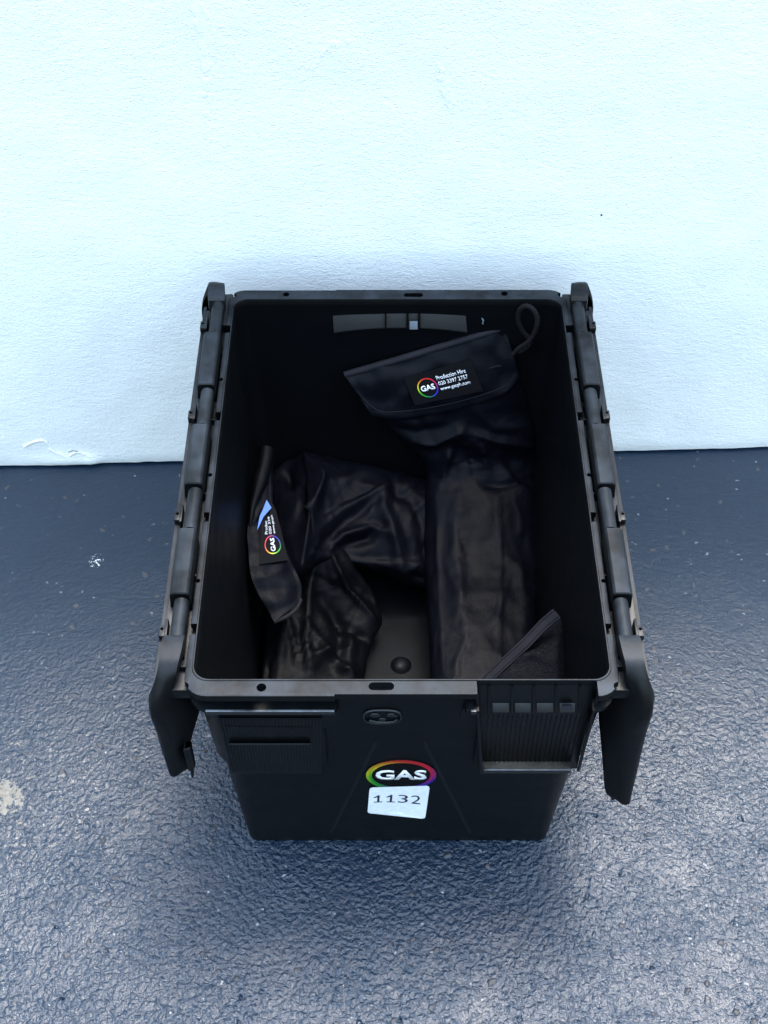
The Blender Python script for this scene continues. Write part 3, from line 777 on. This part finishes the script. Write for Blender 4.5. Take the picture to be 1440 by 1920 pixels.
def loft_bag(name, sections, folds, mat, parent, nu=72, per=10, wr=.0016, wf=14, expo=.75, seed=0, back=.5):
    """sections: (Lpx, Lpy, Lz, Rpx, Rpy, Rz, bulge). Closed cloth body; folds displace its upper side."""
    rows = [list(Pz(a, b, c)) + list(Pz(d, e, f)) + [g] for a, b, c, d, e, f, g in sections]
    R_ = cat(rows, per); nv = len(R_); G = np.zeros((nv, nu, 3)); FR = np.zeros((nv, nu))
    Cn = (R_[:, :3]+R_[:, 3:6])/2; T = np.gradient(Cn, axis=0)
    for i_ in range(nv):
        Lp, Rp = Vector(R_[i_, :3]), Vector(R_[i_, 3:6]); b = R_[i_, 6]; t = Vector(T[i_])
        w_ = (Rp-Lp); n = w_.cross(t)
        if n.length < 1e-9: n = Vector((0,0,1))
        n.normalize()
        view = (Vector((0,0,CAMH))-(Lp+Rp)/2).normalized()
        if n.dot(view) < 0: n = -n
        n = (n*.7+view*.5).normalized(); c_ = (Lp+Rp)/2
        for k in range(nu):
            a = 2*math.pi*k/nu; ca, sa = math.cos(a), math.sin(a)
            X_ = math.copysign(abs(ca)**.9, ca); Y_ = math.copysign(abs(sa)**expo, sa)
            G[i_, k] = c_ + w_*.5*X_ + n*(Y_*b*(1 if sa > 0 else back)); FR[i_, k] = max(0, sa)
    dU = np.roll(G, -1, 1)-np.roll(G, 1, 1); dV = np.gradient(G, axis=0); N_ = np.cross(dU, dV)
    N_ /= np.maximum(1e-9, np.linalg.norm(N_, axis=2, keepdims=True))
    ce = G.mean(1, keepdims=True); s_ = np.sign((N_*(G-ce)).sum(2, keepdims=True)); s_[s_ == 0] = 1; N_ *= s_
    px, py = proj_np(G); D = fold_disp(px, py, folds)*smoothstep(FR*2.2)
    D += wr*(ridged(G.reshape(-1, 3), wf, seed).reshape(nv, nu)-.5)*(.4+.6*FR)
    G = G + N_*D[..., None]
    bm = bmesh.new(); rings(bm, [[Vector(p) for p in r] for r in G])
    return obj(name, bm, mat, parent, angle=180)
def patch(name, top, bot, pl, mat, parent, th=.0016, nu=60, nv=24, curve=0.0, hem=0.0, wr=.0008, folds=(), seed=0, side=None, hempx=10):
    """flat cloth piece between two edge curves (pixel outlines laid on a real tilted plane)"""
    p0, n = pl; A_ = cat(top, 12); B_ = cat(bot, 12); V = []
    def samp(C_, t):
        x = t*(len(C_)-1); i_ = min(int(x), len(C_)-2); f = x-i_; return C_[i_]*(1-f)+C_[i_+1]*f
    n = Vector(n).normalized(); G = np.zeros((nv+1, nu+1, 3)); PX = np.zeros((nv+1, nu+1)); PY = np.zeros_like(PX)
    for j in range(nv+1):
        for k in range(nu+1):
            s_, t_ = k/nu, j/nv; q_ = samp(A_, s_)*(1-t_)+samp(B_, s_)*t_; PX[j, k], PY[j, k] = q_
    F = fold_disp(PX, PY, folds) if folds else np.zeros_like(PX)
    for j in range(nv+1):
        for k in range(nu+1):
            s_, t_ = k/nu, j/nv; off = curve*math.sin(math.pi*t_)*.6 + F[j, k]
            off += wr*noise.noise(Vector((PX[j, k]*.03, PY[j, k]*.03, seed))) 
            wd = np.hypot(PX[j, 0]-PX[j, -1], PY[j, 0]-PY[j, -1]); hd = np.hypot(PX[0, k]-PX[-1, k], PY[0, k]-PY[-1, k])
            e = min(s_*wd, (1-s_)*wd, (1-t_)*hd)
            if hem: off += hem*(1 if e < hempx*.8 else max(0, 1-(e-hempx*.8)/2))
            G[j, k] = Ppl(PX[j, k], PY[j, k], p0, n, off)
    bm = bmesh.new(); T_ = [[bm.verts.new(Vector(G[j, k])) for k in range(nu+1)] for j in range(nv+1)]
    U_ = [[bm.verts.new(Vector(G[j, k])-n*th) for k in range(nu+1)] for j in range(nv+1)]
    for g in (T_, U_):
        for j in range(nv):
            for k in range(nu): bm.faces.new((g[j][k], g[j][k+1], g[j+1][k+1], g[j+1][k]))
    b0, b1 = bnd(T_), bnd(U_)
    for k in range(len(b0)): bm.faces.new((b0[k], b0[(k+1) % len(b0)], b1[(k+1) % len(b0)], b1[k]))
    return obj(name, bm, mat, parent, angle=60)

# --- large bag, leaning on the back wall, its flap carrying the printed patch
bagA = thing('cloth_bag', 'long black nylon bag on the crate right with closed flap and cord loop', 'bag', Pz(905, 1100, .012), 'black nylon bags inside the crate')
secA = [(700,742,.245, 966,672,.285,.010),(712,775,.215, 978,715,.250,.014),(736,808,.190, 994,770,.205,.020),(768,836,.165, 1004,812,.175,.024),
        (795,866,.145, 1004,850,.140,.028),(800,905,.125, 1006,900,.115,.032),(796,960,.110, 1010,960,.10,.034),(796,1040,.09,1014,1040,.08,.034),
        (800,1120,.08,1012,1120,.07,.034),(804,1200,.075,1008,1200,.065,.034),(808,1280,.07,1006,1280,.06,.032),(812,1350,.06,1000,1350,.055,.028),(820,1400,.05,990,1400,.05,.012)]
folA = [(((770,826),(815,830),(868,802)), 9, .010, 1), (((868,803),(930,822),(1004,835)), 8, .009, 0), (((868,806),(905,835),(915,880)), 8, .007, 0),
        (((866,806),(845,850),(832,900)), 10, .007, 0), (((720,800),(780,815),(840,800)), 10, -.006, 2), (((800,848),(850,838),(880,860)), 12, -.006, 2),
        (((930,850),(960,900),(1000,925)), 14, .005, 0), (((935,930),(938,1060),(936,1270)), 4, .0022, 1), (((860,920),(856,1060),(868,1200)), 16, .004, 2),
        (((900,905),(940,912),(1000,900)), 7, -.004, 2), (((975,1060),(985,1150),(980,1260)), 12, .003, 2), (((818,930),(822,1080),(830,1260)), 8, .003, 1),
        (((850,1250),(870,1210),(880,1170)), 5, .002, 1), (((890,770),(930,800),(990,800)), 10, .005, 2)]
rgc = random.Random(3)
folA += crumple(26, 805, 1005, 860, 1270, 85, 22, rgc, .0022) + crumple(14, 730, 1000, 780, 880, 25, 35, rgc, .0035, 30, 80)
loft_bag('bag_body', secA, folA, M_NY, bagA, nu=120, per=14, wr=.0030, wf=22, seed=1)
PA = (Vector((0, 1.118, .245)), Vector((.05, -.93, .42)))
topA = [(646,703),(740,676),(850,643),(946,614)]
botA = [(700,781),(722,784),(790,777),(860,763),(925,745),(968,722),(972,700)]
flapA = patch('flap', topA, [(697,779),(745,784),(830,772),(905,752),(952,733),(974,705)], PA, M_NY, bagA, curve=.006, hem=.0012, wr=.004, seed=2,
              folds=[(((690,715),(770,700),(850,668)), 14, .003, 2), (((720,770),(760,740),(800,700)), 12, .0025, 2), (((900,640),(930,690),(960,720)), 14, -.003, 2)])
bm = bmesh.new(); n_ = PA[1].normalized()
add_tube(bm, [Ppl(x, y, PA[0], n_, -.001) for x, y in cat([(646,703),(740,676),(850,643),(946,614)], 10)], .0042, 10)
obj('flap_fold', bm, M_HEM, flapA)
bm = bmesh.new()
add_tube(bm, [Ppl(x, y, PA[0], n_, .004) for x, y in cat([(655,707),(675,740),(706,768),(745,772),(830,760),(905,740),(950,722)], 8)], .0005, 6)
obj('stitching', bm, M_HEM, flapA)
def quadmap(pl, c4, h0):
    tl, tr, br, bl = c4
    def f(x, y, h):
        a, b = (x+1)/2, (y+1)/2
        X_ = (tl[0]*(1-a)+tr[0]*a)*b + (bl[0]*(1-a)+br[0]*a)*(1-b); Y_ = (tl[1]*(1-a)+tr[1]*a)*b + (bl[1]*(1-a)+br[1]*a)*(1-b)
        return Ppl(X_, Y_, pl[0], pl[1], h0+h)
    return f
def bag_label(parent, fn, cut=None):
    bm = bmesh.new(); g = [(-1,-1),(1,-1),(1,1),(-1,1)] 
    if cut: g = cut
    lo = [fn(x, y, -.004) for x, y in g]; hi = [fn(x, y, 0) for x, y in g]; rings(bm, [lo, hi])
    o = obj('printed_patch', bm, M_PATCH, parent)
    lim = 9 if not cut else .62
    ring_mark(lambda x, y, h: fn(-.46+x*.29, -.04+y*.66, h+.0004), o, .88, 1.0)
    place(text_mesh('GAS', .03), lambda x, y, h: fn(-.46+x*.205, -.04+y*.19, h+.0004), o, 'lettering', M_WHITE)
    for s_, yy_, x0, x1, hh in (('Production Hire', .42, -.13, .74, .135), ('020 3397 2757', .05, -.13, .74, .125), ('www.gasph.com', -.34, -.13, .74, .14)):
        if cut: s_, x1 = {'P': ('Produc', .27), '0': ('020 339', .40), 'w': ('www.gasph', .46)}[s_[0]]
        place(text_mesh(s_, .004), lambda x, y, h, a=(x0+x1)/2, b=(x1-x0)/2: fn(a+x*b, yy_+y*hh, h+.0004), o, 'lettering', M_WHITE)
    return o
bag_label(flapA, quadmap(PA, ((757,709),(882,673),(906,733),(778,760)), .0082))
# cord loop
bm = bmesh.new()
lp = [(962,664,.262),(974,652,.272),(988,643,.285),(999,630,.298),(1006,612,.312),(1007,596,.322),(1001,582,.330),(989,574,.334),(978,577,.332),(972,588,.326),(972,604,.315),(979,619,.303),(989,631,.292),(994,642,.283),(986,652,.272),(972,660,.262)]
C_ = cat([Py(x, y, 1.1445 - .006*math.sin(i_*.42)) for i_, (x, y, z) in enumerate(lp)], 8)
# braid: the radius ripples along the cord
add_tube(bm, C_, [.0028*(1+.10*math.sin(k*1.9)) for k in range(len(C_))], 12)
obj('cord_loop', bm, M_CORD, bagA)

# --- second bag, crumpled at the left, flap turned over with the patch sideways
bagB = thing('cloth_bag', 'crumpled black nylon bag on the crate left with its patch turned sideways', 'bag', Pz(640, 1060, .012), 'black nylon bags inside the crate')
secB = [(490,905,.118, 528,1095,.090,.010),(532,868,.135, 556,1088,.105,.020),(566,855,.135, 580,1075,.095,.034),(600,856,.130, 606,1060,.090,.034),(650,866,.125, 640,1056,.080,.032),
        (705,878,.120, 695,1070,.065,.034),(765,890,.110, 750,1090,.055,.034),(820,905,.10, 815,1108,.05,.028),(860,930,.09, 860,1110,.05,.010)]
folB = [(((571,856),(598,902),(580,975),(562,1070)), 10, .020, 1), (((590,905),(640,900),(700,880)), 14, .005, 2), (((622,960),(670,940),(722,912)), 10, .009, 0),
        (((600,1030),(650,975),(720,920)), 12, -.008, 2), (((626,1020),(640,1000),(700,985),(735,1000)), 10, .008, 0), (((640,1025),(690,1010),(705,985)), 12, -.010, 2),
        (((724,912),(718,950),(740,1000),(755,1060)), 12, .008, 2), (((735,895),(745,925),(770,935)), 10, -.008, 2), (((596,1038),(680,1050),(790,1055)), 10, .006, 0),
        (((740,1060),(770,1075),(800,1060)), 10, .004, 2), (((770,925),(790,980),(800,1080)), 10, -.006, 2), (((660,905),(700,915),(735,905)), 10, .004, 2)]
folB += [(((540,872),(534,895),(546,915)), 15, -.016, 2), (((520,890),(522,912),(545,924),(570,905)), 4, .005, 1)]
folB += crumple(26, 580, 820, 870, 1090, -25, 45, rgc, .0036, 30, 90) + crumple(8, 515, 575, 930, 1080, 80, 25, rgc, .003, 30, 70)
loft_bag('bag_body', secB, folB, M_NY, bagB, nu=120, per=16, wr=.0035, wf=24, seed=5)
# lower end of the bag spreading over the crate floor
secB2 = [(556,1000,.095, 640,1005,.095,.012),(540,1050,.088, 662,1055,.085,.020),(512,1110,.070, 700,1112,.055,.018),(498,1165,.065, 716,1166,.040,.015),(496,1205,.062,700,1200,.036,.016),
         (492,1240,.058,688,1240,.034,.016),(490,1285,.055,682,1285,.032,.014),(490,1340,.05,680,1340,.030,.012),(500,1385,.04,665,1385,.028,.006)]
folB2 = [(((592,1050),(578,1110),(572,1190),(580,1265)), 9, .013, 1), (((622,1040),(652,1105),(704,1164)), 5, .012, 1), (((600,1120),(640,1170),(690,1200)), 10, -.009, 2), (((560,1150),(610,1210),(660,1265)), 7, .007, 0), (((520,1110),(545,1170),(560,1240)), 6, .006, 0), (((640,1070),(680,1110),(706,1130)), 14, -.006, 2),
         (((545,1090),(530,1180),(520,1280)), 12, .006, 2), (((630,1130),(640,1200),(625,1270)), 16, -.007, 2), (((660,1180),(650,1230),(665,1280)), 12, .005, 2)]
folB2 += crumple(18, 500, 690, 1070, 1270, 60, 55, rgc, .0042, 30, 90)
loft_bag('bag_tail', secB2, folB2, M_NY2, bagB, nu=96, per=14, wr=.0035, wf=22, seed=9)
PB = (Pz(510, 1030, .168), Vector((.42, -.30, .86)))
flapB = patch('flap', [(500,850),(482,905),(465,985),(466,1030),(474,1090),(514,1166)], [(512,852),(511,905),(514,975),(534,1030),(563,1090),(565,1126)], PB, M_NY, bagB,
              nu=70, nv=30, curve=.006, hem=.001, hempx=5, wr=.005, seed=11, folds=[(((478,1085),(500,1080),(540,1065)), 8, .003, 1), (((466,985),(478,975),(486,960)), 6, .003, 1)])
bm = bmesh.new()
e_ = cat([(513,1166),(533,1158),(553,1144),(564,1124)], 6)
add_tube(bm, [Ppl(x, y, PB[0], PB[1], -.001) for x, y in e_], .0026, 8); obj('flap_hem', bm, M_HEM, flapB)
bm = bmesh.new()
e_ = cat([(500,842),(496,870),(487,905),(474,950),(469,985)], 6)
add_tube(bm, [Ppl(x, y, PB[0], PB[1], .004) for x, y in e_], [.0092]*12+[.0088,.0080,.007,.006,.005,.0045,.004,.0035,.003,.0025,.002,.0015,.001], 16)
obj('rolled_edge', bm, M_NY2, bagB)
bag_label(flapB, quadmap(PB, ((487,1058),(489,930),(512,935),(541,1050)), .0075), cut=[(-1,-1),(.62,-1),(.95,-.55),(.55,-.2),(.35,.2),(.15,.95),(-1,1)])
bm = bmesh.new()
q_ = [(500,937),(509,952),(494,969),(482,995),(487,968),(493,955)]
rings(bm, [[Ppl(x, y, PB[0], PB[1], h) for x, y in q_] for h in (.0065, .0092)])
obj('folded_patch_corner', bm, M_BLUE, flapB, smooth=False)

# --- third bag, only its webbing edge and corner show behind the front rim
bagC = thing('cloth_bag', 'black mesh bag with a webbing edge standing in the front right corner of the crate', 'bag', Pz(1000, 1300, .012), 'black nylon bags inside the crate')
secC = [(1036,1146,.190,1045,1152,.190,.002),(1012,1170,.185,1054,1168,.188,.006),(970,1212,.178,1060,1200,.185,.012),(935,1244,.168,1063,1235,.180,.016),(905,1276,.155,1065,1275,.170,.018),(880,1320,.13,1062,1320,.145,.018),(870,1370,.10,1055,1370,.11,.014)]
folC = [(((1050,1165),(1040,1220),(1045,1290)), 10, .004, 2), (((960,1235),(1000,1225),(1030,1240)), 10, .004, 2)]
M_MESH = mat_fabric('black_mesh_cloth', base=(.003,.0034,.005), rough=.4, scale=900, strength=.9)
loft_bag('bag_body', secC, folC, M_MESH, bagC, nu=72, per=12, wr=.002, wf=20, seed=15)
bm = bmesh.new()
h0 = cat([(1041,1146),(1015,1168),(985,1200),(955,1228),(925,1256),(890,1290),(862,1318)], 6); N0 = Vector((-.35,-.45,.82)).normalized(); PC = Pz(980,1215,.192)
a_, b_, c_, d_ = [], [], [], []
for i_, (x, y) in enumerate(h0):
    w_ = 12 - 2*i_/len(h0); nx_, ny_ = .66, .75; wob = .0015*math.sin(i_*.5)
    a_.append(Ppl(x-nx_*w_*.5, y-ny_*w_*.5, PC, N0, .003+wob)); b_.append(Ppl(x+nx_*w_*1.3, y+ny_*w_*1.3, PC, N0, .004-wob))
    c_.append(b_[-1]-N0*.0018); d_.append(a_[-1]-N0*.0018)
rings(bm, [list(z) for z in zip(a_, b_, c_, d_)])
obj('webbing_edge', bm, M_HEM, bagC, angle=30)
bm = bmesh.new()
for q_ in (.2, 1.05):
    add_tube(bm, [a*(1-q_*.75)+b*(q_*.75)+N0*.0003 for a, b in zip(a_, b_)], .0006, 6)
obj('edge_piping', bm, M_HEM, bagC)
